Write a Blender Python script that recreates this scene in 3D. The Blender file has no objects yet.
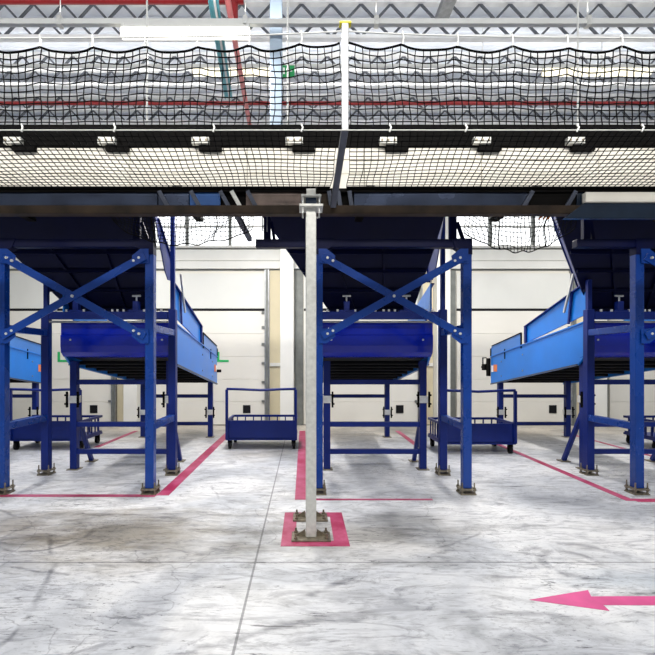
import bpy, math, random
from mathutils import Vector
random.seed(7)
C = bpy.context.scene.collection
PI = math.pi

# ------------------------------------------------------------------ materials
def mat(name, col, rough=.5, metal=0.0, var=0.0, vscale=6.0, bump=0.0, spec=None, emit=None, estr=0.0, rvar=0.0, coat=0.0):
    m = bpy.data.materials.new(name); m.use_nodes = True
    nt = m.node_tree; b = nt.nodes['Principled BSDF']
    b.inputs['Base Color'].default_value = (*col, 1)
    b.inputs['Roughness'].default_value = rough
    b.inputs['Metallic'].default_value = metal
    if spec is not None: b.inputs['Specular IOR Level'].default_value = spec
    if coat: b.inputs['Coat Weight'].default_value = coat
    tc = nt.nodes.new('ShaderNodeTexCoord')
    nz = nt.nodes.new('ShaderNodeTexNoise'); nz.inputs['Scale'].default_value = vscale; nz.inputs['Detail'].default_value = 6
    nt.links.new(tc.outputs['Object'], nz.inputs['Vector'])
    if var:
        mr = nt.nodes.new('ShaderNodeMapRange')
        mr.inputs['From Min'].default_value = .3; mr.inputs['From Max'].default_value = .7
        mr.inputs['To Min'].default_value = 1 - var; mr.inputs['To Max'].default_value = 1 + var
        nt.links.new(nz.outputs['Fac'], mr.inputs['Value'])
        mx = nt.nodes.new('ShaderNodeMix'); mx.data_type = 'RGBA'; mx.blend_type = 'MULTIPLY'
        mx.inputs['Factor'].default_value = 1
        mx.inputs['A'].default_value = (*col, 1)
        nt.links.new(mr.outputs['Result'], mx.inputs['B'])
        nt.links.new(mx.outputs['Result'], b.inputs['Base Color'])
    if rvar:
        mr2 = nt.nodes.new('ShaderNodeMapRange')
        mr2.inputs['To Min'].default_value = max(0, rough - rvar); mr2.inputs['To Max'].default_value = rough + rvar
        nt.links.new(nz.outputs['Fac'], mr2.inputs['Value']); nt.links.new(mr2.outputs['Result'], b.inputs['Roughness'])
    if bump:
        bp = nt.nodes.new('ShaderNodeBump'); bp.inputs['Strength'].default_value = bump; bp.inputs['Distance'].default_value = .02
        nt.links.new(nz.outputs['Fac'], bp.inputs['Height']); nt.links.new(bp.outputs['Normal'], b.inputs['Normal'])
    if emit:
        b.inputs['Emission Color'].default_value = (*emit, 1); b.inputs['Emission Strength'].default_value = estr
    return m

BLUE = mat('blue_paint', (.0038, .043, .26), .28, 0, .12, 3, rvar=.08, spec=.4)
LIT_BLUE = mat('lit_blue_paint', (.003, .165, .60), .30, 0, .10, 2, rvar=.06, spec=.45)  # the blue paint lightened, light on conveyor sides put into the colour
BLUE_GLOSS = mat('blue_gloss_panel', (.003, .018, .42), .14, 0, .1, 2.2, bump=.7)
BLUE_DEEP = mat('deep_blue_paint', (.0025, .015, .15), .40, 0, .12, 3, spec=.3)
SHADED_BLUE = mat('shaded_blue_steel', (.0008, .0025, .030), .45, 0, .25, 2, spec=.15)  # blue steel darkened, shade under chutes and beams put into the colour
BLACK = mat('black_rubber', (.006, .006, .008), .6, 0, .2, 20, spec=.2)
UNDER = mat('black_underside', (.003, .003, .004), .5, 0, .3, 8, spec=.12)
GALV = mat('galvanised_steel', (.60, .60, .56), .45, .35, .12, 25, rvar=.1)
GALVD = mat('dull_galvanised_steel', (.28, .29, .30), .4, .6, .2, 14, rvar=.12)
STRUT = mat('grey_strut_steel', (.07, .08, .11), .4, .4, .15, 10)
PLATE = mat('foot_plate_steel', (.22, .19, .14), .45, .6, .35, 30)
STEELW = mat('bright_zinc_steel', (.75, .75, .72), .3, .5, .1, 30)
BROWN = mat('rusty_brown_steel', (.030, .019, .011), .6, 0, .6, 5, spec=.2)
PANELG = mat('grey_blue_panel', (.035, .048, .085), .25, .5, .5, 2.5, rvar=.1)
PANELB = mat('bright_blue_panel', (.012, .07, .24), .3, .2, .4, 2.5)
PANELR = mat('rusty_grey_panel', (.12, .085, .07), .5, .2, .45, 7)
PANELT = mat('dark_teal_panel', (.010, .022, .045), .25, .2, .3, 3)
CREAM = mat('cream_panel', (.88, .84, .74), .5, 0, .08, 2)
DARKRAIL = mat('dark_rail', (.0035, .003, .0028), .6, 0, .3, 6, spec=.06)
NET = mat('black_netting', (.003, .003, .0035), .8, 0, .2, 40, spec=.05)
WALLM = mat('cream_wall', (.70, .675, .60), .6, 0, .04, 1.2)
DOORM = mat('white_door_panel', (.72, .70, .64), .45, 0, .03, 1.5)
HEADM = mat('pale_grey_sheet', (.64, .645, .61), .4, 0, .03, 2)
BEIGE = mat('beige_wall_sheet', (.62, .55, .38), .6, 0, .05, 2)
JAMB = mat('grey_door_jamb', (.16, .17, .16), .5, .2, .2, 6)
COLM = mat('white_steel_column', (.76, .755, .71), .5, 0, .03, 3)
GIRT = mat('pale_grey_girt', (.68, .68, .64), .5, 0, .04, 3)
ROOF = mat('blue_grey_roof_sheet', (.74, .78, .84), .45, .1, .1, 1.5)
TRUSS = mat('light_grey_truss_paint', (.78, .79, .80), .45, .1, .1, 5)
TRUSSD = mat('grey_web_steel', (.10, .11, .13), .5, .2, .15, 5)
RED = mat('red_pipe_paint', (.26, .010, .012), .4, 0, .1, 5)
PINK = mat('pale_red_pipe_paint', (.55, .14, .14), .4, 0, .15, 5)
TEAL = mat('teal_cable_tray', (.10, .36, .42), .5, 0, .15, 8)
WHITEP = mat('white_rail_paint', (.62, .63, .62), .4, 0, .03, 5)
DUCT = mat('pale_blue_duct', (.36, .45, .56), .4, .2, .06, 3)
LAMPM = mat('glowing_lamp_tube', (.9, .88, .8), .4, 0, .02, 5, emit=(1, .95, .82), estr=4.0)
LAMPM2 = mat('dim_lamp_tube', (.9, .86, .7), .4, 0, .02, 5, emit=(1, .93, .72), estr=1.3)
PANE = mat('daylit_window', (.9, .9, .9), .3, 0, .02, 2, emit=(.95, .98, 1), estr=1.6)
GREEN = mat('green_sign', (.01, .28, .08), .5, 0, .05, 5)
GREEN2 = mat('green_tape', (.02, .42, .12), .5, 0, .05, 5)
WHITES = mat('white_sticker', (.85, .85, .85), .5, 0, .02, 5)
ORANGE = mat('orange_sticker', (.72, .20, .06), .5, 0, .05, 5)
YELLOW = mat('yellow_clip', (.75, .65, .02), .5, 0, .05, 5)
CABLE = mat('orange_cable', (.5, .12, .02), .5, 0, .05, 5)
PLEXI = mat('pale_blue_side_sheet', (.04, .17, .50), .3, 0, .1, 3)

def tape_mat():
    m = mat('magenta_floor_tape', (.35, .011, .075), .45, 0, .12, 5)
    nt = m.node_tree; b = nt.nodes['Principled BSDF']
    tc = nt.nodes.new('ShaderNodeTexCoord'); nz = nt.nodes.new('ShaderNodeTexNoise')
    nz.inputs['Scale'].default_value = 2.3; nz.inputs['Detail'].default_value = 10; nz.inputs['Roughness'].default_value = .7
    nt.links.new(tc.outputs['Object'], nz.inputs['Vector'])
    cr = nt.nodes.new('ShaderNodeValToRGB'); cr.color_ramp.elements[0].position = .42; cr.color_ramp.elements[1].position = .78
    cr.color_ramp.elements[0].color = (.35, .011, .075, 1); cr.color_ramp.elements[1].color = (.62, .16, .30, 1)
    nt.links.new(nz.outputs['Fac'], cr.inputs['Fac']); nt.links.new(cr.outputs['Color'], b.inputs['Base Color'])
    return m
TAPE = tape_mat()
TAPEP = mat('pink_floor_paint', (.66, .09, .27), .45, 0, .18, 4)

def floor_mat():
    m = bpy.data.materials.new('polished_concrete'); m.use_nodes = True
    nt = m.node_tree; b = nt.nodes['Principled BSDF']; L = nt.links.new; N = nt.nodes.new
    tc = N('ShaderNodeTexCoord'); co = tc.outputs['Object']
    def noise(scale, det=8, rough=.6, mapscale=(1, 1, 1), rot=0, dist=0.0):
        mp = N('ShaderNodeMapping'); mp.inputs['Scale'].default_value = mapscale; mp.inputs['Rotation'].default_value = (0, 0, rot)
        L(co, mp.inputs['Vector']); n = N('ShaderNodeTexNoise'); n.inputs['Scale'].default_value = scale
        n.inputs['Detail'].default_value = det; n.inputs['Roughness'].default_value = rough; n.inputs['Distortion'].default_value = dist
        L(mp.outputs['Vector'], n.inputs['Vector']); return n.outputs['Fac']
    def ramp(v, stops):
        r = N('ShaderNodeValToRGB'); e = r.color_ramp.elements
        e[0].position, e[0].color = stops[0][0], (*stops[0][1], 1); e[1].position, e[1].color = stops[1][0], (*stops[1][1], 1)
        for p, c in stops[2:]:
            x = e.new(p); x.color = (*c, 1)
        L(v, r.inputs['Fac']); return r.outputs['Color']
    def mul(a, c, f=1.0):
        x = N('ShaderNodeMix'); x.data_type = 'RGBA'; x.blend_type = 'MULTIPLY'; x.inputs['Factor'].default_value = f
        L(a, x.inputs['A']); L(c, x.inputs['B']); return x.outputs['Result']
    base = ramp(noise(.75, 6, .55, dist=.6), [(.32, (.38, .395, .43)), (.58, (.80, .80, .81)), (.45, (.60, .615, .65))])
    blot = ramp(noise(2.1, 9, .65, (1, 1.6, 1), .3, 1.2), [(.32, (.62, .62, .62)), (.50, (1, 1, 1))])
    c = mul(base, blot, .75)
    str1 = ramp(noise(2.4, 9, .72, (.7, 2.6, 1), .35, 2.2), [(.36, (.42, .42, .45)), (.50, (1, 1, 1))])
    c = mul(c, str1, .6)
    str2 = ramp(noise(1.9, 9, .74, (.8, 2.8, 1), -.55, 2.6), [(.36, (.34, .34, .37)), (.45, (1, 1, 1))])
    c = mul(c, str2, .6)
    for (sc_, sx, sy, rot, dk) in ((3.5, .6, 4, .75, .25), (4.5, .6, 4.5, -.45, .3), (3, .4, 5, -1.0, .3), (7, .7, 3.5, .15, .2)):
        st = ramp(noise(sc_, 8, .72, (sx, sy, 1), rot, 1.8), [(.36, (dk, dk, dk * 1.05)), (.41, (1, 1, 1))])
        gate = N('ShaderNodeMapRange'); gate.inputs['From Min'].default_value = .46; gate.inputs['From Max'].default_value = .60
        L(noise(.8 + sc_ * .07, 4, .6, (1, 1.5, 1), rot * 3), gate.inputs['Value'])
        gx = N('ShaderNodeMix'); gx.data_type = 'RGBA'; gx.blend_type = 'MULTIPLY'
        L(gate.outputs['Result'], gx.inputs['Factor']); L(c, gx.inputs['A']); L(st, gx.inputs['B']); c = gx.outputs['Result']
    # scuffs only in patches
    spk = ramp(noise(26, 6, .7, (1, 2.4, 1), .2), [(.35, (.16, .16, .18)), (.42, (1, 1, 1))])
    patch = N('ShaderNodeMapRange'); patch.inputs['From Min'].default_value = .48; patch.inputs['From Max'].default_value = .62
    L(noise(.9, 3, .5), patch.inputs['Value'])
    x = N('ShaderNodeMix'); x.data_type = 'RGBA'; x.blend_type = 'MULTIPLY'
    L(patch.outputs['Result'], x.inputs['Factor']); L(c, x.inputs['A']); L(spk, x.inputs['B']); c = x.outputs['Result']
    # platform shade painted into mid-floor colour, mixed with brown and bluish stains
    sep = N('ShaderNodeSeparateXYZ'); L(co, sep.inputs['Vector'])
    def mth(op, a, bb=None):
        q = N('ShaderNodeMath'); q.operation = op
        for i, v in enumerate((a, bb)):
            if v is None: continue
            if isinstance(v, (int, float)): q.inputs[i].default_value = v
            else: L(v, q.inputs[i])
        return q.outputs[0]
    def blob(cx, cy, rx, ry):
        dx = mth('DIVIDE', mth('SUBTRACT', sep.outputs['X'], cx), rx); dy = mth('DIVIDE', mth('SUBTRACT', sep.outputs['Y'], cy), ry)
        d = mth('SQRT', mth('ADD', mth('MULTIPLY', dx, dx), mth('MULTIPLY', dy, dy)))
        d = mth('ADD', d, mth('MULTIPLY', mth('SUBTRACT', noise(1.6, 7, .65, (1, 2, 1)), .5), 2.2))
        mr = N('ShaderNodeMapRange'); mr.inputs['From Min'].default_value = 1.1; mr.inputs['From Max'].default_value = .2
        L(d, mr.inputs['Value']); return mr.outputs['Result']
    for (cx, cy, rx, ry, col, st) in ((-1.6, 3.9, 1.5, .75, (.40, .36, .29), .9), (-2.6, 4.1, .8, .6, (.60, .56, .5), .7), (.5, 3.9, 1.1, .6, (.50, .48, .44), .8), (1.0, 4.2, .6, .5, (.6, .6, .6), .6), (-.6, 7.4, .9, .7, (.6, .56, .5), .7), (2.3, 3.1, .6, .2, (.62, .68, .74), .7)):
        x = N('ShaderNodeMix'); x.data_type = 'RGBA'; x.blend_type = 'MULTIPLY'
        L(mth('MULTIPLY', blob(cx, cy, rx, ry), st), x.inputs['Factor']); L(c, x.inputs['A']); x.inputs['B'].default_value = (*col, 1); c = x.outputs['Result']
    # tyre arcs
    for (cx, cy, r, wd, dk, g0, sc_) in ((2.0, 3.35, .22, .05, .45, .44, 2.0), (2.1, 3.3, .42, .06, .5, .48, 1.7), (1.2, 1.6, 1.75, .035, .5, .50, 1.1), (-4.2, 2.2, 2.6, .03, .45, .46, .9), (-.9, 7.0, 3.9, .022, .5, .50, .9), (1.9, 6.2, 3.1, .02, .5, .52, .9), (-2.2, 3.9, .35, .03, .5, .44, 1.5), (.9, -.6, 3.3, .04, .5, .47, 1.0)):
        dx = mth('SUBTRACT', sep.outputs['X'], cx); dy = mth('SUBTRACT', sep.outputs['Y'], cy)
        d = mth('SQRT', mth('ADD', mth('MULTIPLY', dx, dx), mth('MULTIPLY', dy, dy)))
        d = mth('ABSOLUTE', mth('ADD', mth('SUBTRACT', d, r), mth('MULTIPLY', mth('SUBTRACT', noise(2.2, 6, .6), .5), .16)))
        ring = N('ShaderNodeMapRange'); ring.inputs['From Min'].default_value = wd; ring.inputs['From Max'].default_value = wd * .2; L(d, ring.inputs['Value'])
        gate = N('ShaderNodeMapRange'); gate.inputs['From Min'].default_value = g0; gate.inputs['From Max'].default_value = g0 + .1; L(noise(sc_, 5, .7, (1, 1, 1), cx), gate.inputs['Value'])
        x = N('ShaderNodeMix'); x.data_type = 'RGBA'; x.blend_type = 'MULTIPLY'
        L(mth('MULTIPLY', mth('MULTIPLY', ring.outputs['Result'], gate.outputs['Result']), .85), x.inputs['Factor']); L(c, x.inputs['A']); x.inputs['B'].default_value = (dk, dk, dk * 1.04, 1); c = x.outputs['Result']
    band = N('ShaderNodeMapRange'); band.inputs['From Min'].default_value = 8.0; band.inputs['From Max'].default_value = 9.6
    L(mth('ADD', sep.outputs['Y'], mth('MULTIPLY', mth('SUBTRACT', noise(1.2, 7, .65, (.6, 1.5, 1)), .5), 2.5)), band.inputs['Value'])
    x = N('ShaderNodeMix'); x.data_type = 'RGBA'; x.blend_type = 'MULTIPLY'
    L(mth('MULTIPLY', band.outputs['Result'], .8), x.inputs['Factor']); L(c, x.inputs['A']); x.inputs['B'].default_value = (.62, .54, .42, 1); c = x.outputs['Result']
    # cracks
    vo = N('ShaderNodeTexVoronoi'); vo.feature = 'DISTANCE_TO_EDGE'; vo.inputs['Scale'].default_value = .42
    mp = N('ShaderNodeVectorMath'); mp.operation = 'ADD'
    nd = N('ShaderNodeTexNoise'); nd.inputs['Scale'].default_value = 1.5; nd.inputs['Detail'].default_value = 9; L(co, nd.inputs['Vector'])
    sc = N('ShaderNodeVectorMath'); sc.operation = 'SCALE'; sc.inputs['Scale'].default_value = 1.1; L(nd.outputs['Color'], sc.inputs[0])
    L(co, mp.inputs[0]); L(sc.outputs[0], mp.inputs[1]); L(mp.outputs[0], vo.inputs['Vector'])
    crk = ramp(vo.outputs['Distance'], [(.0, (.30, .30, .32)), (.0035, (1, 1, 1))])
    c = mul(c, crk, .5)
    # saw-cut joints
    j = mth('MINIMUM', mth('ABSOLUTE', mth('ADD', sep.outputs['X'], .365)), mth('ABSOLUTE', mth('SUBTRACT', sep.outputs['Y'], 3.37)))
    jr = ramp(j, [(.0, (.30, .30, .31)), (.007, (1, 1, 1))]); jr.node.color_ramp.interpolation = 'CONSTANT'
    c = mul(c, jr, .8)
    L(c, b.inputs['Base Color'])
    mr = N('ShaderNodeMapRange'); mr.inputs['To Min'].default_value = .28; mr.inputs['To Max'].default_value = .62
    L(noise(1.7, 7, .6), mr.inputs['Value']); L(mr.outputs['Result'], b.inputs['Roughness'])
    b.inputs['Specular IOR Level'].default_value = .45
    return m
FLOOR = floor_mat()

# ------------------------------------------------------------------ builder
class MB:
    def __init__(s): s.v = []; s.f = []; s.sm = []
    def add(s, vs, fs, smooth=False):
        o = len(s.v); s.v += [tuple(p) for p in vs]; s.f += [tuple(o + i for i in q) for q in fs]; s.sm += [smooth] * len(fs); return s
    def box(s, x0, x1, y0, y1, z0, z1):
        vs = [(x, y, z) for x in (x0, x1) for y in (y0, y1) for z in (z0, z1)]
        return s.add(vs, [(0, 1, 3, 2), (4, 6, 7, 5), (0, 4, 5, 1), (2, 3, 7, 6), (0, 2, 6, 4), (1, 5, 7, 3)])
    def bar(s, p, q, w, h, side=(1, 0, 0)):
        p, q = Vector(p), Vector(q); d = (q - p).normalized(); a = Vector(side); a = (a - d * a.dot(d)).normalized(); c = d.cross(a)
        a *= w / 2; c *= h / 2
        vs = [p + i * a + j * c for i, j in ((-1, -1), (1, -1), (1, 1), (-1, 1))] + [q + i * a + j * c for i, j in ((-1, -1), (1, -1), (1, 1), (-1, 1))]
        return s.add(vs, [(3, 2, 1, 0), (4, 5, 6, 7), (0, 1, 5, 4), (1, 2, 6, 5), (2, 3, 7, 6), (3, 0, 4, 7)])
    def tube(s, p, q, r, n=10, r2=None, caps=True):
        p, q = Vector(p), Vector(q); d = (q - p).normalized()
        a = d.orthogonal().normalized(); c = d.cross(a); r2 = r if r2 is None else r2
        A = [p + r * (math.cos(2 * PI * k / n) * a + math.sin(2 * PI * k / n) * c) for k in range(n)]
        B = [q + r2 * (math.cos(2 * PI * k / n) * a + math.sin(2 * PI * k / n) * c) for k in range(n)]
        s.add(A + B, [(k, (k + 1) % n, n + (k + 1) % n, n + k) for k in range(n)], True)
        if caps: s.add(A, [tuple(range(n))[::-1]]); s.add(B, [tuple(range(n))])
        return s
    def path(s, pts, r, n=4, smooth=True, cap=False):
        pts = [Vector(p) for p in pts]; rings = []
        for i, p in enumerate(pts):
            d = (pts[min(i + 1, len(pts) - 1)] - pts[max(i - 1, 0)]).normalized()
            ref = Vector((0, 0, 1)) if abs(d.z) < .8 else Vector((0, 1, 0))
            a = d.cross(ref).normalized(); c = d.cross(a)
            rings.append([p + r * (math.cos(2 * PI * k / n + PI / 4) * a + math.sin(2 * PI * k / n + PI / 4) * c) for k in range(n)])
        vs = [v for g in rings for v in g]
        fs = [(i * n + k, i * n + (k + 1) % n, (i + 1) * n + (k + 1) % n, (i + 1) * n + k) for i in range(len(pts) - 1) for k in range(n)]
        if cap: fs += [tuple(range(n))[::-1], tuple((len(pts) - 1) * n + k for k in range(n))]
        return s.add(vs, fs, smooth)
    def prism(s, pts, ext):
        n = len(pts); e = Vector(ext); A = [Vector(p) for p in pts]; B = [p + e for p in A]
        return s.add(A + B, [tuple(range(n))[::-1], tuple(range(n, 2 * n))] + [(k, (k + 1) % n, n + (k + 1) % n, n + k) for k in range(n)])
    def lathe(s, cx, cy, prof, n=16):
        for (r0, z0), (r1, z1) in zip(prof[:-1], prof[1:]):
            s.tube((cx, cy, z0), (cx, cy, z1), r0, n, r1, caps=False)
        return s
    def build(s, name, m, parent=None, bevel=0.0, label=None):
        me = bpy.data.meshes.new(name); o0 = Vector(parent['_o']) if parent is not None and '_o' in parent else Vector((0, 0, 0))
        me.from_pydata([tuple(Vector(v) - o0) for v in s.v], [], s.f); me.update()
        me.polygons.foreach_set('use_smooth', s.sm)
        me.materials.append(m)
        import bmesh
        bm = bmesh.new(); bm.from_mesh(me); bmesh.ops.recalc_face_normals(bm, faces=bm.faces); bm.to_mesh(me); bm.free()
        o = bpy.data.objects.new(name, me); C.objects.link(o)
        if parent is not None:
            o.parent = parent; o['_o'] = tuple(o0)
        if bevel:
            b = o.modifiers.new('bevel', 'BEVEL'); b.width = bevel; b.segments = 2; b.limit_method = 'ANGLE'
        if label: o['label'] = label
        return o

def tag(o, label, cat, group=None, kind=None):
    if label: o['label'] = label
    if cat: o['category'] = cat
    if group: o['group'] = group
    if kind: o['kind'] = kind
    return o
def thing(name, label, cat, loc, group=None):
    o = bpy.data.objects.new(name, None); C.objects.link(o); o.location = loc; o['_o'] = tuple(loc); o.empty_display_size = .1
    return tag(o, label, cat, group)
def single(mb, name, m, label, cat, group=None, bevel=0, kind=None):
    vs = [Vector(v) for v in mb.v]; lo = Vector([min(v[i] for v in vs) for i in range(3)]); hi = Vector([max(v[i] for v in vs) for i in range(3)])
    org = Vector(((lo.x + hi.x) / 2, (lo.y + hi.y) / 2, lo.z)); mb.v = [tuple(v - org) for v in vs]
    o = mb.build(name, m, None, bevel); o.location = org
    return tag(o, label, cat, group, kind)
def struct(mb, name, m, bevel=0, parent=None):
    o = mb.build(name, m, parent, bevel)
    if parent is None: o['kind'] = 'structure'
    return o
def copy_tree(o, parent=None):
    c = o.copy(); C.objects.link(c)
    if parent is not None: c.parent = parent
    for ch in list(o.children): copy_tree(ch, c)
    return c

# ------------------------------------------------------------------ camera
H = 1.5; F = 450.0
cam = bpy.data.cameras.new('camera'); co = bpy.data.objects.new('camera', cam); C.objects.link(co)
co.location = (0, 0, H); co.rotation_euler = (PI / 2, 0, 0)
cam.sensor_width = 36; cam.lens = 36 * F / 655; cam.shift_x = (327.5 - 304) / 655; cam.shift_y = (362 - 327.5) / 655
bpy.context.scene.camera = co

# ------------------------------------------------------------------ setting
WY = 10.7; XL, XR = -18.0, 18.0; RZ = 7.1
struct(MB().box(XL, XR, -9, WY + .3, -.2, 0), 'floor', FLOOR)
w = MB(); w.box(XL, XR, WY, WY + .3, 0, 4.22); w.box(XL, XR, WY, WY + .3, 5.35, RZ + .2)
PER = 3.62; KS = range(-4, 5)
for k in KS:
    x = -.395 + PER * k; w.box(x - .155, x + .155, WY, WY + .3, 4.22, 5.35)
struct(w, 'wall_back', WALLM)
# corrugated ceiling, ridges running along X
cm = MB(); prof = []; y = -3.0
while y < WY + .1:
    prof += [(y, RZ), (y + .16, RZ), (y + .20, RZ + .09), (y + .32, RZ + .09)]; y += .36
n = len(prof)
cm.add([(XL, p, z) for p, z in prof] + [(XR, p, z) for p, z in prof] + [(XL, p, z + .04) for p, z in prof] + [(XR, p, z + .04) for p, z in prof],
       [(i, i + 1, n + i + 1, n + i) for i in range(n - 1)] + [(2 * n + i, 3 * n + i, 3 * n + i + 1, 2 * n + i + 1) for i in range(n - 1)])
struct(cm, 'ceiling', ROOF)

ti = [0]
def trim(mb, m, bevel=0):
    ti[0] += 1; return struct(mb, 'trim_%d' % ti[0], m, bevel)
trim(MB().box(XL, XR, WY - .05, WY, 3.90, 4.16), GIRT, .006)
trim(MB().box(XL, XR, WY - .10, WY, 3.70, 3.88), GIRT, .006)
trim(MB().box(XL, XR, WY - .08, WY, 4.20, 4.25), GIRT)
for z in (4.16, 3.88, 3.675): trim(MB().box(XL, XR, WY - .03, WY, z, z + .022), JAMB)  # dark strips drawn in for the shadow lines along the girts
wi = di = 0
for k in KS:
    x0 = PER * k                                            # left edge of a dock door
    if k in (-2, -1, 0, 1, 2):
        trim(MB().box(x0 - .55, x0 - .24, WY - .32, WY, 0, 5.4), COLM, .008)
        trim(MB().box(x0 - .22, x0 - .02, WY - .03, WY, 0, 3.68), JAMB)
        trim(MB().box(x0 - .81, x0 - .56, WY - .02, WY, 0, 3.68), BEIGE)
        trim(MB().box(x0 - .81, x0 - .56, WY - .06, WY - .02, 1.40, 1.48), GIRT)
        di += 1
        d = MB()
        for s in range(5): d.box(x0, x0 + 2.69, WY - .05, WY, .02 + s * .538, .02 + s * .538 + .534)
        door = struct(d, 'door_%d' % di, DOORM, .004)
        door['_o'] = (0, 0, 0)
        MB().box(x0 + 2.175, x0 + 2.355, WY - .065, WY - .05, .29, .48).build('hatch', BLACK, door, .01)
        MB().box(x0, x0 + 2.69, WY - .045, WY - .002, 2.715, 2.765).build('top_seal', BLACK, door)
        MB().box(x0, x0 + 2.69, WY - .04, WY, 2.77, 3.60).build('header_sheet', HEADM, door)
        MB().box(x0 + 2.69, x0 + 2.80, WY - .10, WY, 0, 3.68).build('jamb', GALVD, door)
        MB().box(x0 + 2.72, x0 + 2.77, WY - .125, WY - .10, 0, 3.68).build('door_track', JAMB, door)
        for z in (.55, 1.0, 1.45, 1.9, 2.3, 2.65):
            MB().box(x0 + 2.62, x0 + 2.69, WY - .09, WY - .05, z, z + .05).build('hinge', JAMB, door)
        wi += 1
        wn = struct(MB().box(x0 - .24, x0 + PER - .55, WY + .1, WY + .12, 4.22, 5.35), 'window_%d' % wi, PANE); wn['_o'] = (0, 0, 0)
        for t in (.0, .31, .62):
            xx = x0 - .24 + .04 + t * (PER - .31) * 1.0
            MB().box(xx - .035, xx + .035, WY + .02, WY + .10, 4.22, 5.35).build('mullion', JAMB, wn)
        MB().box(x0 - .24, x0 + PER - .55, WY + .04, WY + .10, 4.72, 4.76).build('glazing_bar', GIRT, wn)
struct(MB().box(XL, XR, WY - .035, WY - .001, 0.0, .018), 'baseboard_back', JAMB)

for x, lab in ((-5.83, 'green corner mark on the leftmost dock door, above the far left trolley'), (-2.06, 'green corner mark on the dock door just past the end of the left chute conveyor')):
    single(MB().prism([(x, 0, 1.50), (x + .28, 0, 1.50), (x + .28, 0, 1.55), (x + .06, 0, 1.55), (x + .06, 0, 1.74), (x, 0, 1.74)][0:6], (0, -.006, 0)), 'corner_mark', GREEN2, lab, 'marking').location.y = WY - .056

# roof joists and services ------------------------------------------------
def joist(Y, lab):
    t = thing('roof_truss', lab, 'truss', (0, Y, 6.6), 'lattice roof trusses')
    zb, zm, zt = 6.50, 6.77, 7.06
    MB().box(XL, XR, Y - .05, Y + .05, zt - .04, zt + .02).build('top_chord', TRUSS, t)
    MB().box(XL, XR, Y - .03, Y + .03, zm - .02, zm + .02).build('middle_chord', TRUSS, t)
    MB().box(XL, XR, Y - .05, Y + .05, zb - .025, zb + .025).build('bottom_chord', TRUSS, t)
    m = MB(); x = XL + 6; s = .23
    while x < XR - 6:
        for za, zc, f in ((zb + .02, zm - .01, 0), (zm + .01, zt - .03, 1)):
            z0, z1 = (za, zc) if f == 0 else (zc, za)
            m.bar((x, Y, z0), (x + s, Y, z1), .03, .03, (0, 1, 0)); m.bar((x + s, Y, z1), (x + 2 * s, Y, z0), .03, .03, (0, 1, 0))
        x += 2 * s
    m.build('web_lattice', TRUSSD, t)
joist(6.95, 'grey lattice roof truss nearest, zigzagging along the top edge above the lamp rail')
joist(8.14, 'grey lattice roof truss in the middle, seen through the upper netting')
joist(9.40, 'grey lattice roof truss farthest back, seen low through the fence netting')

single(MB().tube((-12, 8.8, 6.56), (12, 8.8, 6.56), .035, 10), 'sprinkler_pipe', RED, 'thin dark red pipe running straight across behind the upper netting', 'pipe')
single(MB().tube((-12, 6.4, 6.66), (-.86, 6.4, 6.66), .065, 12), 'fire_main', RED, 'thick red pipe along the top left edge under the roof', 'pipe')
t = thing('branch_pipe', 'pale red pipe running back under the roof beside the teal tray', 'pipe', (-1.08, 6.5, 6.42))
MB().tube((-.978, 5.7, 6.15), (-1.11, 10.4, 6.15), .04, 10).build('pipe_run', PINK, t)
MB().tube((-.998, 6.4, 6.12), (-.998, 6.4, 6.60), .06, 12).build('pipe_drop', RED, t)
t = thing('cable_tray', 'teal cable tray running back under the roof behind the glowing lamp', 'cable tray', (-1.25, 6.2, 6.42))
P0, P1 = Vector((-1.17, 5.8, 6.17)), Vector((-1.33, 7.95, 6.17))
for dx in (-.06, .06): MB().bar(P0 + Vector((dx, 0, 0)), P1 + Vector((dx, 0, 0)), .012, .06, (1, 0, 0)).build('side_rail', TEAL, t)
MB().bar(P0 + Vector((0, 0, .012)), P1 + Vector((0, 0, .012)), .11, .01, (1, 0, 0)).build('tray_floor', TEAL, t)
MB().bar(P0 + Vector((.015, 0, -.006)), P1 + Vector((.015, 0, -.006)), .03, .016, (1, 0, 0)).build('cable_run', WHITEP, t)
single(MB().box(-.42, -.27, 5.52, 5.66, 3.95, 7.12), 'roof_column', DUCT, 'pale blue steel column coming down from the roof right of the glowing lamp', 'column', bevel=.008)
single(MB().box(1.90, 2.08, 6.0, 6.55, 6.42, 6.52), 'roof_channel', GALVD, 'short grey steel channel at the top edge right of the fence post', 'channel', bevel=.005)

def lamp(x0, x1, Y, Z, m, lab, loc_rods):
    t = thing('tube_lamp', lab, 'lamp', ((x0 + x1) / 2, Y, Z), 'tube lamps under the roof')
    MB().tube((x0, Y, Z), (x1, Y, Z), .062, 14).build('diffuser', m, t)
    MB().box(x0 + .03, x1 - .03, Y - .04, Y + .04, Z + .05, Z + .09).build('housing', WHITEP, t)
    for x in (x0, x1 - .03): MB().box(x, x + .03, Y - .05, Y + .05, Z - .03, Z + .09).build('end_cap', WHITEP, t)
    return t
lamp(-2.14, -.64, 5.3, 5.37, LAMPM, 'large glowing tube lamp hanging from the white rail at top left', 0)
lamp(-1.85, -.34, 7.55, 6.36, LAMPM2, 'dimmer cream tube lamp seen through netting below the large glowing one', 0)
lamp(4.02, 4.95, 7.55, 6.36, LAMPM2, 'cream tube lamp at upper right seen through netting, left of its pair', 0)
lamp(5.02, 5.80, 7.55, 6.36, LAMPM2, 'cream tube lamp at far upper right seen through netting', 0)
t = thing('lamp_rail', 'long white lamp rail hung by thin rods across the top', 'rail', (0, 5.3, 5.47))
MB().box(-8, 8, 5.27, 5.33, 5.465, 5.525).build('rail_profile', WHITEP, t)
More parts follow.
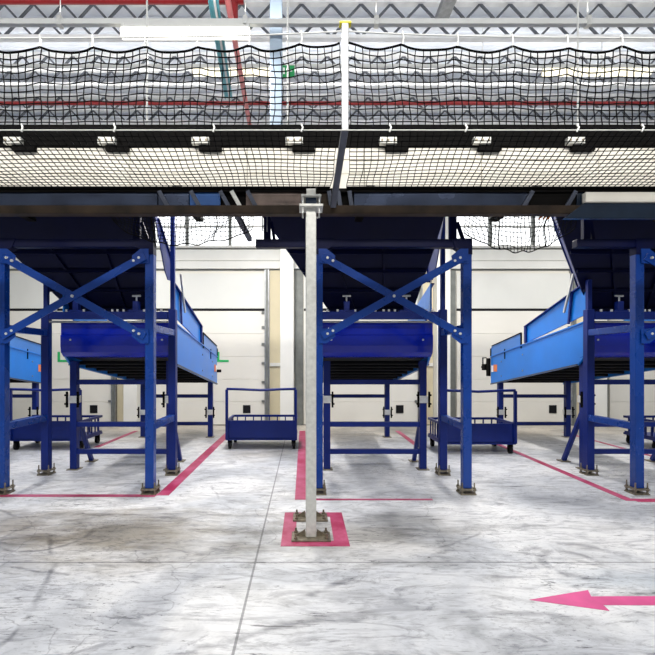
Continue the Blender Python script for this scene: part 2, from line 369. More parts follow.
for x in (-2.87, .85, 3.34, -.69):
    MB().tube((x, 5.3, 5.52), (x, 5.3, RZ + .02), .006, 6).build('hanger_rod', STEELW, t)
    MB().box(x - .025, x + .025, 5.26, 5.34, 5.45, 5.56).build('rail_clip', STEELW, t)
t = thing('lamp_rail', 'slim white lamp rail farther back seen through the netting', 'rail', (0, 7.55, 6.44))
MB().box(-8, 8, 7.53, 7.57, 6.445, 6.49).build('rail_profile', WHITEP, t)
for x in (-3.6, -.2, 3.0, 5.0):
    MB().tube((x, 7.55, 6.49), (x, 7.55, RZ + .02), .006, 6).build('hanger_rod', STEELW, t)
t = thing('exit_sign', 'small green exit sign with white pictogram hanging behind the netting', 'sign', (-.22, 7.2, 6.22))
MB().box(-.37, -.15, 7.19, 7.21, 6.06, 6.24).build('sign_panel', GREEN, t)
m = MB(); m.box(-.335, -.305, 7.183, 7.19, 6.10, 6.20); m.prism([(-.28, 7.19, 6.15), (-.24, 7.19, 6.125), (-.24, 7.19, 6.175)], (0, -.007, 0)); m.box(-.24, -.19, 7.183, 7.19, 6.14, 6.16)
m.build('pictogram', WHITES, t)
MB().tube((-.26, 7.2, 6.24), (-.26, 7.2, RZ + .02), .008, 6).build('hanger_rod', STEELW, t)

# ------------------------------------------------------------------ overhead sorter line
SX0, SX1 = -5.2, 6.4
t = thing('overhead_conveyor', 'long overhead conveyor line with cream side panels and dark top rail behind netting', 'conveyor', (0, 4.45, 3.16))
for i in range(10):
    a = SX0 + i * 1.16
    m = MB(); m.box(a, a + 1.154, 4.45, 4.48, 3.20, 3.36); m.box(a, a + 1.154, 4.455, 4.48, 3.365, 3.50); m.box(a, a + 1.154, 4.45, 4.48, 3.505, 3.62)
    m.build('side_panel', CREAM, t, .003)
MB().box(SX0, SX1, 4.43, 4.98, 3.62, 3.84).build('top_rail', DARKRAIL, t, .006)
MB().box(SX0, SX1, 4.50, 4.98, 3.20, 3.24).build('bottom_tray', DARKRAIL, t)
MB().box(SX0, SX1, 4.94, 4.98, 3.24, 3.62).build('rear_panel', DARKRAIL, t)
i = 0; x = -4.67
while x < 6.2:
    b = MB().box(x - .085, x + .085, 4.37, 4.43, 3.625, 3.69).build('roller_bracket', GALV, t, .006)
    mm = MB()
    for q in (-.06, 0, .06): mm.tube((x + q, 4.362, 3.657), (x + q, 4.37, 3.657), .012, 8)
    mm.build('bracket_bolt', PLATE, b)
    MB().box(x - .02, x + .20, 4.40, 4.45, 3.575, 3.62).build('motor_box', DARKRAIL, t)
    x += .915
for x in (-4.6, -3.0, -1.15, .6, 2.1, 3.9, 5.6):
    MB().box(x - .04, x + .04, 4.06, 4.98, 3.05, 3.09).box(x - .04, x + .04, 4.55, 4.95, 3.09, 3.20).build('cross_arm', DARKRAIL, t)

t = thing('platform_edge_frame', 'dark steel edge frame of the platform under the netting, grey blue and rusty panels', 'frame', (0, 4.0, 2.81))
cols = [(-5.2, -1.30, PANELG), (-1.30, -1.02, PANELG), (-1.02, -.74, PANELB), (-.52, .02, PANELR), (.02, .22, BROWN), (.44, 2.0, PANELG), (2.0, 2.42, DARKRAIL), (2.42, 6.4, PANELT)]
for a, b, m_ in cols:
    MB().box(a + .004, b - .004, 4.0, 4.03, 2.885, 3.01).build('edge_panel', m_, t, .003)
MB().box(SX0, SX1, 3.985, 4.06, 3.005, 3.04).build('top_flange', DARKRAIL, t, .004)
MB().box(SX0, SX1, 3.97, 4.06, 2.81, 2.884).build('bottom_flange', BROWN, t, .004)
MB().box(SX0, SX1, 4.03, 4.06, 2.88, 3.01).build('web_plate', DARKRAIL, t)
for x in (-1.28, -1.0, -.74, -.64, -.5, .22, .30, .40, 2.02, 2.4):
    MB().bar((x, 3.975, 3.01), (x + (.10 if x < 0 else .03 if x < 1 else -.10), 3.99, 2.83), .035, .02, (1, 0, 0)).build('stiffener', STRUT if x not in (-.64,) else GALV, t)
MB().box(2.46, 6.4, 3.93, 3.985, 2.90, 2.985).build('pale_guard', CREAM, t, .004, 'pale cream guard strip')
MB().prism([(2.28, 3.95, 2.76), (2.46, 3.95, 2.895), (6.4, 3.95, 2.895), (6.4, 3.95, 2.76)], (0, .04, 0)).build('teal_guard', PANELT, t, .003, 'dark teal guard sheet')

# galvanised posts -------------------------------------------------------
def gpost(Y, ztop, lab):
    X = .06
    t = thing('steel_post', lab, 'post', (X, Y, 0), 'galvanised posts in the marked square')
    MB().box(X - .044, X + .044, Y - .044, Y + .044, .018, ztop).build('post_tube', GALV, t, .008)
    b = MB().box(X - .165, X + .165, Y - .10, Y + .10, .0, .018).build('base_plate', PLATE, t, .004)
    for dx in (-.13, .13):
        for dy in (-.07, .07):
            m = MB(); m.tube((X + dx, Y + dy, .018), (X + dx, Y + dy, .06), .009, 8); m.tube((X + dx, Y + dy, .018), (X + dx, Y + dy, .034), .018, 6)
            m.build('anchor_bolt', PLATE, b)
    for s in (-1, 1):
        MB().prism([(X + s * .05, Y - .006, .018), (X + s * .14, Y - .006, .018), (X + s * .05, Y - .006, .075)], (0, .012, 0)).build('base_gusset', PLATE, t)
    p = MB().box(X - .10, X + .10, Y - .09, Y + .09, ztop, ztop + .022).build('cap_plate', GALV, t, .004)
    MB().box(X - .085, X + .085, Y - .09, Y + .09, ztop + .085, ztop + .10).build('cap_plate', GALV, t, .004)
    for dx in (-.07, .07):
        for dy in (-.06, .06):
            MB().tube((X + dx, Y + dy, ztop - .05), (X + dx, Y + dy, ztop + .11), .008, 8).build('stud', STEELW, t)
    MB().box(X - .04, X + .04, Y - .03, Y + .05, ztop + .10, ztop + .17).build('bracket', GALV, t, .004)
    MB().box(X - .045, X + .045, Y - .05, Y + .05, ztop + .022, ztop + .085).build('packer', PANELT, t)
    return t
gpost(3.84, 2.80, 'pale galvanised square post standing at the front of the magenta square')
gpost(4.32, 2.95, 'second galvanised post directly behind the front post in the magenta square')

# fence post + nets ------------------------------------------------------
NY = 3.3
t = thing('fence_post', 'grey steel netting post with bent lower strut in the upper middle', 'post', (.27, 3.95, 2.9))
MB().box(.275, .325, NY - .025, NY + .025, 3.19, 3.99).build('upright', GALVD, t, .004)
MB().bar((.30, NY, 3.21), (.255, 3.95, 2.87), .05, .05, (1, 0, 0)).build('strut', STRUT, t, .004)
MB().box(.258, .345, NY - .028, NY + .028, 3.968, 3.982).build('clip', YELLOW, t, .003, 'yellow clip')

def netmesh(P, nu, nv, r, us=1, vs=1):
    m = MB()
    for i in range(nu + 1):
        m.path([P(i / nu, j / (nv * vs)) for j in range(nv * vs + 1)], r, 4)
    for j in range(nv + 1):
        m.path([P(i / (nu * us), j / nv) for i in range(nu * us + 1)], r, 4)
    return m
HOOKS = sorted([-.022 - .382 * k for k in range(9)] + [.72 + .40 * k for k in range(9)] + [.30])
def scallop(x):
    for a, c in zip(HOOKS[:-1], HOOKS[1:]):
        if a <= x <= c:
            u = (x - a) / (c - a); return 4 * u * (1 - u)
    return 0
def fence(x0, x1, name, lab):
    t = thing(name, lab, 'net', ((x0 + x1) / 2, NY, 3.2), 'fence netting above the platform')
    nu = round((x1 - x0) / .0545); nv = 12
    ph = random.random() * 6
    def P(u, v):
        x = x0 + (x1 - x0) * u
        near = math.exp(-abs(x - .30) * 2.2)
        top = 3.80 + .05 * near - .040 * scallop(x)
        z = 3.205 + (top - 3.205) * v
        wob = .008 * math.sin(x * 9 + v * 5 + ph) + .006 * math.sin(x * 23 + v * 11)
        return (x + .012 * math.sin(v * 4 + x * 2.0) + .004 * math.sin(x * 41 + v * 17), NY + .02 * math.sin(v * PI) * math.sin(x * 3 + ph) - .012, z + wob * (0.3 + .7 * v) * (1 - v * .5))
    netmesh(P, nu, nv, .0042).build('mesh', NET, t)
    MB().path([P(i / 200, 1) for i in range(201)], .008, 6).build('head_cord', NET, t)
    MB().path([P(i / 60, 0) for i in range(61)], .007, 6).build('foot_cord', NET, t)
fence(-3.4, .27, 'fence_net', 'black fence netting hung in scallops, left of the grey netting post')
fence(.33, 4.0, 'fence_net', 'black fence netting hung in scallops, right of the grey netting post')
def catch(x0, x1, lab):
    t = thing('catch_net', lab, 'net', ((x0 + x1) / 2, 3.6, 3.04), 'sloping catch netting below the fence')
    nu = round((x1 - x0) / .0545); nv = 15; ph = random.random() * 5
    def P(u, v):
        x = x0 + (x1 - x0) * u
        return (x + .05 * math.sin(x * .8 + ph) * v + .006 * math.sin(v * 9 + x * 7), 3.30 + .67 * v, 3.195 - .155 * v - .03 * math.sin(PI * v) * (1 + .3 * math.sin(x * 4)))
    netmesh(P, nu, nv, .0036).build('mesh', NET, t)
    MB().path([P(i / 100, 1) for i in range(101)], .010, 6).build('foot_cord', NET, t)
catch(-3.4, .25, 'black catch netting sloping back to the platform edge, left of the bent strut')
catch(.35, 4.0, 'black catch netting sloping back to the platform edge, right of the bent strut')

t = thing('top_wire', 'thin white wire with hooks carrying the scalloped top of the netting', 'wire', (0, NY, 3.86))
def wz(x): return 3.872 + .055 * math.exp(-abs(x - .3) * 1.2)
MB().path([(-3.4 + 7.4 * i / 80, NY, wz(-3.4 + 7.4 * i / 80)) for i in range(81)], .006, 6).build('wire', WHITEP, t)
for x in HOOKS:
    if x == .30: continue
    zt = 3.80 + .05 * math.exp(-abs(x - .3) * 2.2)
    MB().path([(x, NY - .012, wz(x) + .012), (x + .008, NY - .014, (wz(x) + zt) / 2), (x, NY - .012, zt - .006)], .006, 6).build('hook', STEELW, t)
t = thing('bottom_wire', 'thin pale wire with clips along the bottom of the fence netting', 'wire', (0, NY, 3.2))
MB().tube((-3.4, NY - .03, 3.185), (4.0, NY - .03, 3.185), .0045, 6).build('wire', GALV, t)
for x in (-2.05, -1.38, -.66, -.02, .62, 1.17, 1.98, 2.45):
    MB().path([(x, NY - .035, 3.225), (x + .012, NY - .04, 3.20), (x, NY - .035, 3.17)], .007, 6).build('clip', STEELW, t)
# rods hanging from the roof to the overhead conveyor
for X, Y, lab in ((-1.64, 4.7, 'white hanger rod left of the glowing lamp, from roof to overhead conveyor'), (-.17, 4.7, 'white hanger rod beside the green exit sign, from roof to overhead conveyor'), (2.86, 4.7, 'white hanger rod in the right half, from roof to overhead conveyor')):
    single(MB().tube((X, Y, 3.83), (X, Y, RZ + .03), .010, 8), 'hanger_rod', WHITEP, lab, 'rod', 'hanger rods')

# drooping nets below the platform
def drape(x0, x1, zend0, zend1, zmid, Y, lab, seed):
    rr = random.Random(seed)
    t = thing('drooping_net', lab, 'net', ((x0 + x1) / 2, Y, zmid), 'drooping nets under the platform')
    def P(u, v):
        x = x0 + (x1 - x0) * u
        ze = zend0 + (zend1 - zend0) * u
        zb = ze - (((zend0 + zend1) / 2) - zmid) * (4 * u * (1 - u)) ** .8
        z = 3.12 + (zb - 3.12) * v
        return (x + .010 * math.sin(v * 8 + u * 20 + seed), Y + .10 * v * math.sin(u * 5 + seed) + .02 * math.sin(u * 31 + v * 7), z + .008 * math.sin(u * 37 + v * 13))
    netmesh(P, round((x1 - x0) / .044), 10, .0037).build('mesh', NET, t)
    MB().path([P(i / 60, 1) for i in range(61)], .006, 6).build('hem_cord', NET, t)
    MB().path([(P(.30, v / 10)) for v in range(11)], .006, 6).build('lacing_cord', NET, t)
    MB().path([(P(.75, v / 10)) for v in range(11)], .006, 6).build('lacing_cord', NET, t)
drape(-2.0, -.52, 2.98, 2.86, 2.69, 4.6, 'black net drooping before the bright window between left and middle chutes', 1)
drape(1.62, 2.80, 2.80, 2.90, 2.63, 4.6, 'black net drooping before the bright window between middle and right chutes', 4)
# loose cables at the right
m = MB()
for q in range(3):
    m.path([(2.30 + .02 * q, 4.065, 3.0), (2.27 + .03 * q, 4.07, 2.92), (2.20 + .03 * q, 4.068, 2.86), (2.12 + .04 * q, 4.07, 2.79)], .008, 6)
single(m, 'cable_bundle', CABLE, 'short bundle of orange cables hanging under the platform left of the teal guard', 'cable')
t = thing('hanging_strut', 'grey angled strut hanging below the platform left of the galvanised post', 'strut', (-.55, 4.5, 2.8))
MB().bar((-.72, 4.2, 3.05), (-.60, 5.0, 2.86), .045, .05, (1, 0, 0)).build('strut_bar', STRUT, t)
for dx in (0, .05): MB().tube((-.45 + dx, 4.9, 2.92), (-.45 + dx, 4.9, 3.2), .007, 6).build('rod', STRUT, t)

# ------------------------------------------------------------------ chute units
def foot(root_post, x, y, b0, big=1.0):
    e = .088 * big
    pl = MB(); pl.box(x - e, x + e, y - e, y + e, 0, .014); pl.box(x - e, x + e, y - e, y + e, .052, .066)
    pl.build('base_plate', PLATE, root_post, .003)
    for dx in (-1, 1):
        for dy in (-1, 1):
            px, py = x + dx * e * .78, y + dy * e * .78
            m = MB(); m.tube((px, py, .014), (px, py, .135), .008, 8)
            for z in (.014, .038, .066): m.tube((px, py, z), (px, py, z + .014), .016, 6)
            m.build('anchor_bolt', PLATE, root_post)

FY, RY, HW = 5.15, 6.02, .845
def make_frame():
    t = thing('support_frame', 'f', 'frame', (0, 5.6, 0), 'blue steel support frames')
    for sx in (-1, 1):
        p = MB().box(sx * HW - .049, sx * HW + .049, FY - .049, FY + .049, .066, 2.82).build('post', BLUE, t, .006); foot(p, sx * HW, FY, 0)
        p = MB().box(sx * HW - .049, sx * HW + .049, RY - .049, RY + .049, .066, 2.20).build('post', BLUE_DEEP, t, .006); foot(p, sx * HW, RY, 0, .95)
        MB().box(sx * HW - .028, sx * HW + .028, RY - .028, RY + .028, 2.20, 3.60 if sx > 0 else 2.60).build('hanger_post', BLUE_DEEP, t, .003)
        for z in (.77, 1.90):
            MB().box(sx * HW - .04, sx * HW + .04, FY + .049, RY - .049, z - .05, z + .03).build('side_rail', BLUE, t, .004)
        # gussets with bolts and top bracket
        for z, s in ((2.70, 1), (1.79, -1)):
            g = MB().prism([(sx * HW, FY - .062, z + s * .08), (sx * HW, FY - .062, z - s * .08), (sx * (HW - .17), FY - .062, z - s * .10), (sx * (HW - .19), FY - .062, z + s * .0), (sx * (HW - .09), FY - .062, z + s * .08)], (0, -.008, 0)).build('gusset_plate', BLUE, t)
            for q in (.10, .16):
                MB().tube((sx * (HW - q), FY - .104, z - s * (q - .05) * .56), (sx * (HW - q), FY - .084, z - s * (q - .05) * .56), .015, 8).build('bolt', STEELW, g)
        MB().prism([(sx * (HW + .05), FY - .06, 2.90), (sx * (HW - .18), FY - .06, 2.90), (sx * (HW - .14), FY - .06, 2.80), (sx * (HW - .02), FY - .06, 2.72), (sx * (HW + .05), FY - .06, 2.72)], (0, .11, 0)).build('top_bracket', SHADED_BLUE, t)
    MB().box(-1.56, HW + .05, FY - .05, FY + .05, 2.805, 2.895).build('front_beam', SHADED_BLUE, t, .006)
    a = MB().bar((-HW + .04, FY - .078, 2.69), (HW - .04, FY - .078, 1.79), .085, .012, (0, 0, 1)).build('brace_bar', BLUE, t, .002)
    b = MB().bar((-HW + .04, FY - .092, 1.79), (HW - .04, FY - .092, 2.69), .085, .012, (0, 0, 1)).build('brace_bar', BLUE, t, .002)
    MB().tube((0, FY - .112, 2.24), (0, FY - .098, 2.24), .017, 8).build('bolt', STEELW, b)
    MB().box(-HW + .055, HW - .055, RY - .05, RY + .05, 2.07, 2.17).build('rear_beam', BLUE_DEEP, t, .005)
    MB().tube((-HW + .06, RY - .03, 2.035), (HW - .06, RY - .03, 2.035), .016, 10).build('conduit', GALVD, t)
    for x in (-.44, .36):
        j = MB().box(x - .038, x + .038, RY - .04, RY + .04, 2.19, 2.31).build('levelling_jack', BLUE_DEEP, t, .006)
        MB().box(x - .10, x + .10, RY - .05, RY + .05, 2.17, 2.192).build('jack_plate', BLUE_DEEP, j, .003)
        m = MB(); m.tube((x, RY, 2.31), (x, RY, 2.385), .012, 8); m.tube((x - .055, RY, 2.385), (x + .055, RY, 2.385), .014, 8); m.build('jack_handle', STEELW, j)
    for x in (-.70, -.56, -.33, -.12, -.06, .05, .12, .20, .47, .62, .70):
        MB().tube((x, RY - .03, 2.17), (x, RY - .03, 2.20), .016, 8).build('bolt', STEELW, t)
    for x0, x1 in ((.70, .86), (-1.42, -1.30)):
        MB().box(x0 - .05, x0 + .03, FY - .03, FY + .03, 2.895, 3.32).build('top_stub', SHADED_BLUE, t, .004)
        MB().bar((x0 + .04, FY, 3.10), (x1 - .05, FY, 2.90), .035, .035, (0, 1, 0)).build('stub_brace', SHADED_BLUE, t)
    return t

def make_chute():
    t = thing('parcel_chute', 'c', 'chute', (0, 6.0, 2.4), 'navy parcel chutes')
    P = [(5.22, 3.66), (5.6, 3.30), (5.80, 3.02), (6.32, 2.19)]; Lx = [-1.75, -1.52, -1.29, -.64]; Rx = [.73, .73, .69, .51]
    th = .03
    m = MB(); vs = []
    for (y, z), l, r in zip(P, Lx, Rx): vs += [(l, y, z), (r, y, z), (l, y + .025, z + th), (r, y + .025, z + th)]
    fs = []
    for i in range(3):
        o = 4 * i; q = o + 4
        fs += [(o, o + 1, q + 1, q), (o + 2, q + 2, q + 3, o + 3), (o, q, q + 2, o + 2), (o + 1, o + 3, q + 3, q + 1)]
    fs += [(0, 2, 3, 1), (12, 13, 15, 14)]
    m.add(vs, fs); m.build('slide_bed', SHADED_BLUE, t)
    # flared left wall stands on the bed edge; straight right wall
    for i in range(3):
        a, c = P[i], P[i + 1]
        hy, hz = (.30, .22) if i else (.24, .26)
        A = [(Lx[i], a[0], a[1]), (Lx[i + 1], c[0], c[1]), (Lx[i + 1] + .04, c[0] + .26, c[1] + .30), (Lx[i] + .02, a[0] + .26, a[1] + .30)]
        w_ = MB().prism(A, (.012, 0, 0)); w_.bar(A[3], A[2], .04, .012, (1, 0, 0)); w_.build('side_wall', BLUE_DEEP, t)
    w_ = MB().prism([(.735, 5.22, 3.66), (.735, 5.6, 3.30), (.735, 6.0, 2.72), (.735, 6.14, 2.62), (.735, 6.34, 2.64), (.735, 6.34, 2.88), (.735, 5.70, 3.32), (.735, 5.3, 3.8)], (.014, 0, 0))
    w_.bar((.745, 5.70, 3.32), (.745, 6.34, 2.88), .05, .014, (1, 0, 0)); w_.bar((.745, 6.34, 2.62), (.745, 6.34, 2.88), .05, .014, (1, 0, 0)); w_.build('side_wall', BLUE_DEEP, t)
    for f in (.10, .36, .64, .93):
        y = 5.8 + .52 * f; z = 3.02 - .83 * f; l = -1.29 + .65 * f; r = .69 - .18 * f
        MB().box(l + .02, r - .02, y - .035, y - .008, z - .035, z + .005).build('cross_rib', SHADED_BLUE, t)
    for q in (.3, .66):
        l0 = -1.29 + 1.98 * q; l1 = -.64 + 1.15 * q
        MB().bar((l0, 5.785, 3.01), (l1, 6.29, 2.20), .03, .03, (1, 0, 0)).build('long_rib', SHADED_BLUE, t)
    return t

def make_conveyor():
    t = thing('chute_conveyor', 'v', 'conveyor', (0, 7.6, 0), 'sloping blue chute conveyors')
    W = .755; Y0, Y1 = 6.14, 9.25
    zb = lambda y: 1.47 - .142 * (y - 6.2); zt = lambda y: zb(y) + .57
    for s in (-1, 1):
        x = s * W
        sp = MB().prism([(x, Y0, 1.60), (x, 6.32, zb(6.32)), (x, Y1, zb(Y1)), (x, Y1, zt(Y1)), (x, Y0, zt(Y0))], (-s * .03, 0, 0)).build('side_panel', LIT_BLUE, t, .004)
        MB().bar((x + s * .008, Y0, zt(Y0)), (x + s * .008, Y1, zt(Y1)), .02, .02, (1, 0, 0)).build('top_fold', LIT_BLUE, sp)
        MB().bar((x + s * .006, 6.32, zb(6.32) + .01), (x + s * .006, Y1, zb(Y1) + .01), .016, .02, (1, 0, 0)).build('bottom_fold', STRUT, sp)
        for y in (7.9, 8.75):
            for z in (.12, .40): MB().tube((x, y, zb(y) + z), (x + s * .01, y, zb(y) + z), .014, 8).build('bolt', GALVD, sp)
        g = MB().prism([(x, Y0, zt(Y0) + .10), (x, 7.78, zt(7.78) + .015), (x, 7.80, 2.11), (x, Y0, 2.57)], (-s * .022, 0, 0)).build('inlet_guard', LIT_BLUE, t, .003)
        m = MB(); m.bar((x + s * .01, Y0, 2.57), (x + s * .01, 7.80, 2.11), .05, .014, (1, 0, 0)); m.box(min(x, x + s * .03), max(x, x + s * .03), 7.74, 7.80, zt(7.78) + .015, 2.11)
        m.build('guard_flange', BLUE_DEEP, g)
        MB().bar((x + s * .02, 6.5, zt(6.5) + .05), (x + s * .02, 6.42, 2.50), .035, .02, (0, 1, 0)).build('guard_stay', BLUE_DEEP, g)
        e = MB().prism([(x, 7.95, zt(7.95) + .012), (x, Y1, zt(Y1) + .012), (x, Y1, zt(Y1) + .17), (x, Y1 - .06, zt(Y1) + .22), (x, 7.95, zt(7.95) + .225)], (-s * .015, 0, 0)).build('end_guard', PLEXI, t, .003)
        m = MB(); m.bar((x + s * .004, 7.95, zt(7.95) + .225), (x + s * .004, Y1 - .06, zt(Y1) + .22), .02, .014, (1, 0, 0)); m.bar((x + s * .004, 7.95, zt(7.95) - .05), (x + s * .004, 7.95, zt(7.95) + .225), .02, .03, (1, 0, 0)); m.bar((x + s * .004, Y1 - .01, zt(Y1) - .02), (x + s * .004, Y1 - .01, zt(Y1) + .17), .02, .03, (1, 0, 0)); m.bar((x + s * .004, 8.6, zt(8.6) - .14), (x + s * .004, 8.6, zt(8.6) + .05), .014, .02, (1, 0, 0))
        m.build('guard_edging', DARKRAIL, e)
    # inlet apron at the near end
    pr = [(6.10, 2.03), (6.10, 1.87), (6.085, 1.86), (6.085, 1.72), (6.10, 1.63), (6.16, 1.575), (6.24, 1.56)]
    m = MB(); k = len(pr)
    vs = [(-W + .0, y, z) for y, z in pr] + [(W, y, z) for y, z in pr] + [(-W, y + .03, z + .004) for y, z in pr] + [(W, y + .03, z + .004) for y, z in pr]
    fs = [(i, i + 1, k + i + 1, k + i) for i in range(k - 1)] + [(2 * k + i, 3 * k + i, 3 * k + i + 1, 2 * k + i + 1) for i in range(k - 1)]
    for o, q in ((0, 2 * k), (k, 3 * k)): fs += [(o + i, q + i, q + i + 1, o + i + 1) for i in range(k - 1)]
    fs += [(0, k, 3 * k, 2 * k), (k - 1, 3 * k - 1, 4 * k - 1, 2 * k - 1)]
    ap = m.add(vs, fs).build('apron', BLUE_GLOSS, t)
    for x in (-.62, .62): MB().tube((x, 6.095, 1.80), (x, 6.08, 1.80), .014, 8).build('bolt', STEELW, ap)
    MB().prism([(-W + .03, Y0 + .14, zt(Y0) - .25), (-W + .03, Y1, zt(Y1) - .25), (-W + .03, Y1, zt(Y1) - .22), (-W + .03, Y0 + .14, zt(Y0) - .22)], (2 * W - .06, 0, 0)).build('belt', BLACK, t)
    MB().prism([(-W + .03, Y0 + .14, zb(Y0) + .10), (-W + .03, Y1 - .05, zb(Y1) + .05), (-W + .03, Y1 - .05, zb(Y1) + .07), (-W + .03, Y0 + .14, zb(Y0) + .12)], (2 * W - .06, 0, 0)).build('bottom_tray', UNDER, t)
    MB().tube((-W + .03, Y1 - .06, zt(Y1) - .26), (W - .03, Y1 - .06, zt(Y1) - .26), .06, 14).build('end_roller', GALVD, t)
    for y in (6.4, 6.75, 7.1, 7.5, 7.9, 8.3, 8.7, 9.05):
        MB().tube((-W + .03, y, zb(y) + .045), (W - .03, y, zb(y) + .045), .028, 10).build('return_roller', UNDER, t)
    # legs
    LW = .67
    for s in (-1, 1):
        for y, zc, top in ((6.30, .98, zb(6.30) + .06), (9.0, .50, zb(9.0) + .05)):
            x = s * LW
            lg = MB().box(x - .047, x + .047, y - .047, y + .047, .012, top).build('leg', BLUE_DEEP, t, .005)
            MB().box(x - .08, x + .08, y - .08, y + .08, 0, .012).build('base_plate', PLATE, lg, .003)
            c = MB(); c.box(x - .062, x + .062, y - .062, y + .062, zc - .05, zc + .05); c.build('leg_clamp', STEELW, lg, .004)
            for dx in (-.075, .075):
                m = MB(); m.box(x + dx - .012, x + dx + .012, y - .075, y - .05, zc - .11, zc + .11)
                for dz in (-.06, .06): m.tube((x + dx * 1.0, y - .075, zc + dz), (x + dx * 1.35, y - .075, zc + dz), .014, 6)
                m.build('clamp_bolt', DARKRAIL, lg)
        MB().bar((s * LW, 6.80, .02), (s * LW, 6.34, .80), .055, .055, (1, 0, 0)).build('diagonal_leg', BLUE_DEEP, t, .004)
        MB().box(s * LW - .07, s * LW + .07, 6.73, 6.88, 0, .014).build('diagonal_foot', PLATE, t, .003)
    for y, zs in ((6.30, (1.22, .63, .25)), (9.0, (.82, .27))):
        for z in zs: MB().box(-LW + .04, LW - .04, y - .03, y + .03, z - .034, z + .034).build('cross_bar', BLUE_DEEP, t, .004)
    # far-end fittings
    zz = zb(9.1)
    d = MB().box(-W - .05, -W, 9.25, 9.37, zz + .15, zz + .52).build('drive_box', DARKRAIL, t, .006)
    m = MB(); m.box(-W - .08, -W + .0, 9.37, 9.52, zz + .27, zz + .40); m.box(-W - .07, -W - .05, 9.34, 9.52, zz + .52, zz + .54); m.box(-W - .07, -W - .05, 9.50, 9.52, zz + .38, zz + .54); m.tube((-W - .04, 9.52, zz + .335), (-W - .04, 9.60, zz + .335), .025, 8)
    m.build('motor_bracket', DARKRAIL, d)
    for s in (-1, 1):
        xa = s * W
        MB().box(min(xa, xa + s * .004), max(xa, xa + s * .004), 8.95, 9.11, zz + .25, zz + .39).build('warning_sticker', ORANGE, t, 0, 'orange sticker')
        MB().box(min(xa, xa + s * .004), max(xa, xa + s * .004), 9.13, 9.22, zz + .24, zz + .37).build('data_sticker', WHITES, t, 0, 'white sticker')
    MB().tube((W, 9.2, zz + .26), (W + .09, 9.2, zz + .26), .03, 10).build('stop_knob', DARKRAIL, t)
    # inlet struts
    MB().bar((-W - .05, 6.56, 2.22), (-W - .05, 6.33, 2.74), .025, .03, (1, 0, 0)).build('gas_strut', GALV, t)
    MB().bar((W + .05, 6.56, 2.22), (W + .05, 6.33, 2.74), .025, .03, (1, 0, 0)).build('gas_strut', GALV, t)
    return t

fr = make_frame(); ch = make_chute(); cv = make_conveyor()
FR = [(-2.60, 'blue steel support frame with crossed braces at the left edge'), (1.01, 'blue steel support frame with crossed braces behind the galvanised posts, middle'), (4.655, 'blue steel support frame cut off by the right edge')]
CH = [(-2.60, 'navy parcel chute sloping down inside the left support frame'), (1.01, 'navy parcel chute sloping down behind the galvanised posts, middle'), (4.655, 'navy parcel chute sloping down at the right edge, its flared side lit')]
CV = [(-2.54, 'blue conveyor on legs behind the left frame, light blue right side and green mark beyond'), (.99, 'blue conveyor on legs seen end-on in the middle, behind the galvanised posts'), (4.595, 'blue conveyor on legs at right, bright left side with a motor at its end'), (-6.04, 'blue conveyor at the far left edge, mostly cut off, orange and white stickers')]
for src, lst in ((fr, FR), (ch, CH), (cv, CV)):
    for i, (x, lab) in enumerate(lst):
        o = src if i == 0 else copy_tree(src)
        o.location.x = x; o['label'] = lab

# ------------------------------------------------------------------ trolleys
def make_cart():
    t = thing('trolley', 't', 'trolley', (0, 0, 0), 'blue low trolleys')
    w_, d_ = 1.22, .78
    MB().box(0, w_, 0, d_, .16, .20).build('deck', BLUE_DEEP, t, .004)
    MB().box(0, w_, 0, .03, .18, .50).build('front_panel', BLUE_DEEP, t, .004)
    m = MB(); m.box(0, w_, d_ - .035, d_, .47, .51)
    for i in range(8): m.box(.08 + i * .15, .10 + i * .15, d_ - .03, d_ - .01, .20, .47)
    m.build('barred_back', BLUE_DEEP, t)
    for x in (.02, w_ - .02):
        m = MB(); m.box(x - .018, x + .018, .03, d_ - .03, .47, .51); m.box(x - .018, x + .018, .03, d_ - .03, .19, .23)
        for i in range(5):
            y = .12 + i * .135; m.box(x - .01, x + .01, y - .012, y + .012, .23, .47)
        m.build('barred_end', BLUE_DEEP, t)
    m = MB(); m.box(.0, .045, -.04, -.0, .18, 1.03); m.box(w_ - .045, w_, -.04, -.0, .18, 1.03)
    m.path([(0.02, -.02, 1.04), (.25, -.02, 1.035), (.6, -.02, 1.02), (.95, -.02, 1.035), (w_ - .02, -.02, 1.04)], .022, 8, cap=True)
    m.build('handle_frame', BLUE_DEEP, t)
    for x in (.06, w_ - .06):
        for y in (.08, d_ - .08):
            c = MB(); c.box(x - .035, x + .035, y - .03, y + .03, .10, .16); c.box(x - .032, x - .024, y - .02, y + .02, .05, .12); c.box(x + .024, x + .032, y - .02, y + .02, .05, .12)
            c = c.build('castor', DARKRAIL, t)
            MB().tube((x - .022, y, .065), (x + .022, y, .065), .065, 16).build('wheel', BLACK, c)
    return t
ca = make_cart()
CT = [(-1.34, 7.70, 'blue low trolley with handle bar standing between the left and middle conveyors'), (2.22, 7.30, 'blue low trolley between the middle and right conveyors, barred end visible'), (-4.98, 7.62, 'blue low trolley partly hidden behind the left support frame posts'), (5.93, 7.58, 'blue low trolley cut off by the right edge behind the right frame')]
for i, (x, y, lab) in enumerate(CT):
    o = ca if i == 0 else copy_tree(ca)
    o.location = (x, y, 0); o['label'] = lab

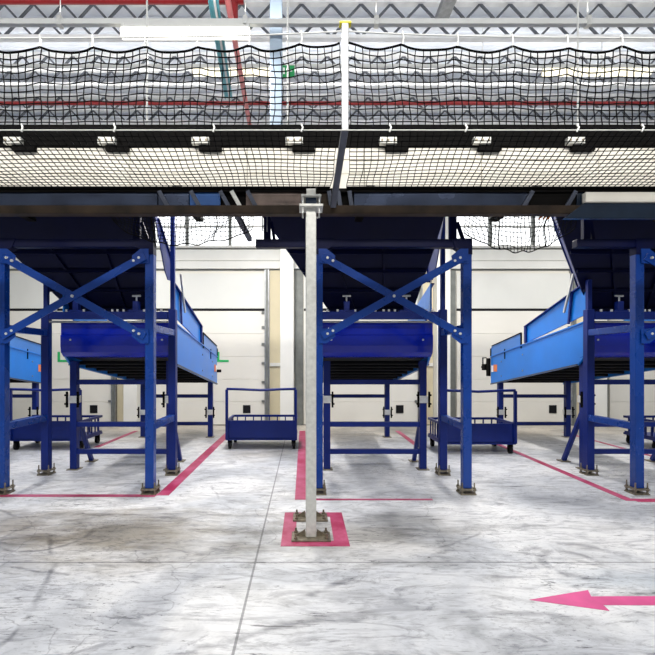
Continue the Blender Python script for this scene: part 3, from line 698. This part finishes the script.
# ------------------------------------------------------------------ floor markings
Tz = .003
def strip(m, x0, x1, y0, y1): m.box(x0, x1, y0, y1, .0005, Tz)
m = MB(); strip(m, -1.66, -1.52, 5.06, 9.6); strip(m, -3.7, -1.66, 5.0, 5.09); strip(m, -3.70, -3.60, 7.9, 9.8)
single(m, 'floor_marking', TAPE, 'magenta floor line around the left support frame and conveyor', 'marking', 'magenta bay lines')
m = MB(); strip(m, -.10, .03, 4.9, 9.8); strip(m, .03, 1.40, 4.88, 4.93); strip(m, 1.98, 2.08, 8.0, 9.8)
single(m, 'floor_marking', TAPE, 'magenta floor line beside the middle conveyor and galvanised posts', 'marking', 'magenta bay lines')
m = MB(); strip(m, 3.48, 3.58, 4.86, 9.6); strip(m, 3.58, 5.5, 4.82, 4.93); strip(m, 5.50, 5.58, 4.93, 9.6)
single(m, 'floor_marking', TAPE, 'magenta floor line around the right support frame and conveyor', 'marking', 'magenta bay lines')
m = MB(); strip(m, -.19, -.07, 3.66, 4.48); strip(m, .25, .375, 3.66, 4.48); strip(m, -.07, .25, 3.66, 3.77); strip(m, -.07, .25, 4.36, 4.48)
single(m, 'floor_square', TAPE, 'magenta square painted around the feet of the galvanised posts', 'marking')
zz = .0008
m = MB().prism([(1.42, 2.835, zz), (1.84, 2.71, zz), (1.845, 2.775, zz), (3.2, 2.765, zz), (3.2, 2.885, zz), (1.835, 2.875, zz), (1.865, 2.955, zz)][0:7], (0, 0, .002))
single(m, 'floor_arrow', TAPEP, 'pink arrow on the floor pointing left at lower right', 'marking')

# ------------------------------------------------------------------ light
W = bpy.data.worlds.new('world'); bpy.context.scene.world = W; W.use_nodes = True
bg = W.node_tree.nodes['Background']; bg.inputs['Color'].default_value = (.84, .92, 1, 1); bg.inputs['Strength'].default_value = .32
def area(x, y, z, sx, sy, e, col=(1, .97, .92), spread=180, rot=(0, 0, 0)):
    l = bpy.data.lights.new('lamp_or_fill', 'AREA'); l.shape = 'RECTANGLE'; l.size = sx; l.size_y = sy; l.energy = e; l.color = col; l.spread = math.radians(spread)  # serves the glowing tube lamp and the added fill lights
    o = bpy.data.objects.new('lamp_or_fill', l); C.objects.link(o); o.location = (x, y, z); o.rotation_euler = rot
area(-1.39, 5.3, 5.28, 1.5, .12, 100)
area(0, 1.9, 6.3, 12, .3, 110, spread=100)  # unseen overhead strip, added to light the near floor
area(0, -1.5, 6.3, 12, .3, 100, spread=110)  # another added overhead strip, behind the camera
area(0, .2, 5.4, 12, .3, 250, spread=120, rot=(math.radians(66), 0, 0))  # added tilted fill that brightens the overhead conveyor's cream side
area(0, 5.3, 5.62, 14, .1, 55, spread=150, rot=(math.radians(142), 0, 0))  # added uplight to lift the near roof sheets
area(0, 7.62, 6.52, 14, .06, 75, spread=170, rot=(math.radians(118), 0, 0))  # second added uplight, for the roof farther back
for x in (-4.4, -.75, 2.82, 6.6): area(x, 7.6, 4.5, .2, 3.0, 152)  # fill strips added above the aisles to brighten conveyor sides
s = bpy.context.scene
s.view_settings.view_transform = 'Standard'; s.view_settings.look = 'None'; s.view_settings.gamma = 1; s.view_settings.exposure = 0.0
for o in s.objects:
    if '_o' in o: del o['_o']
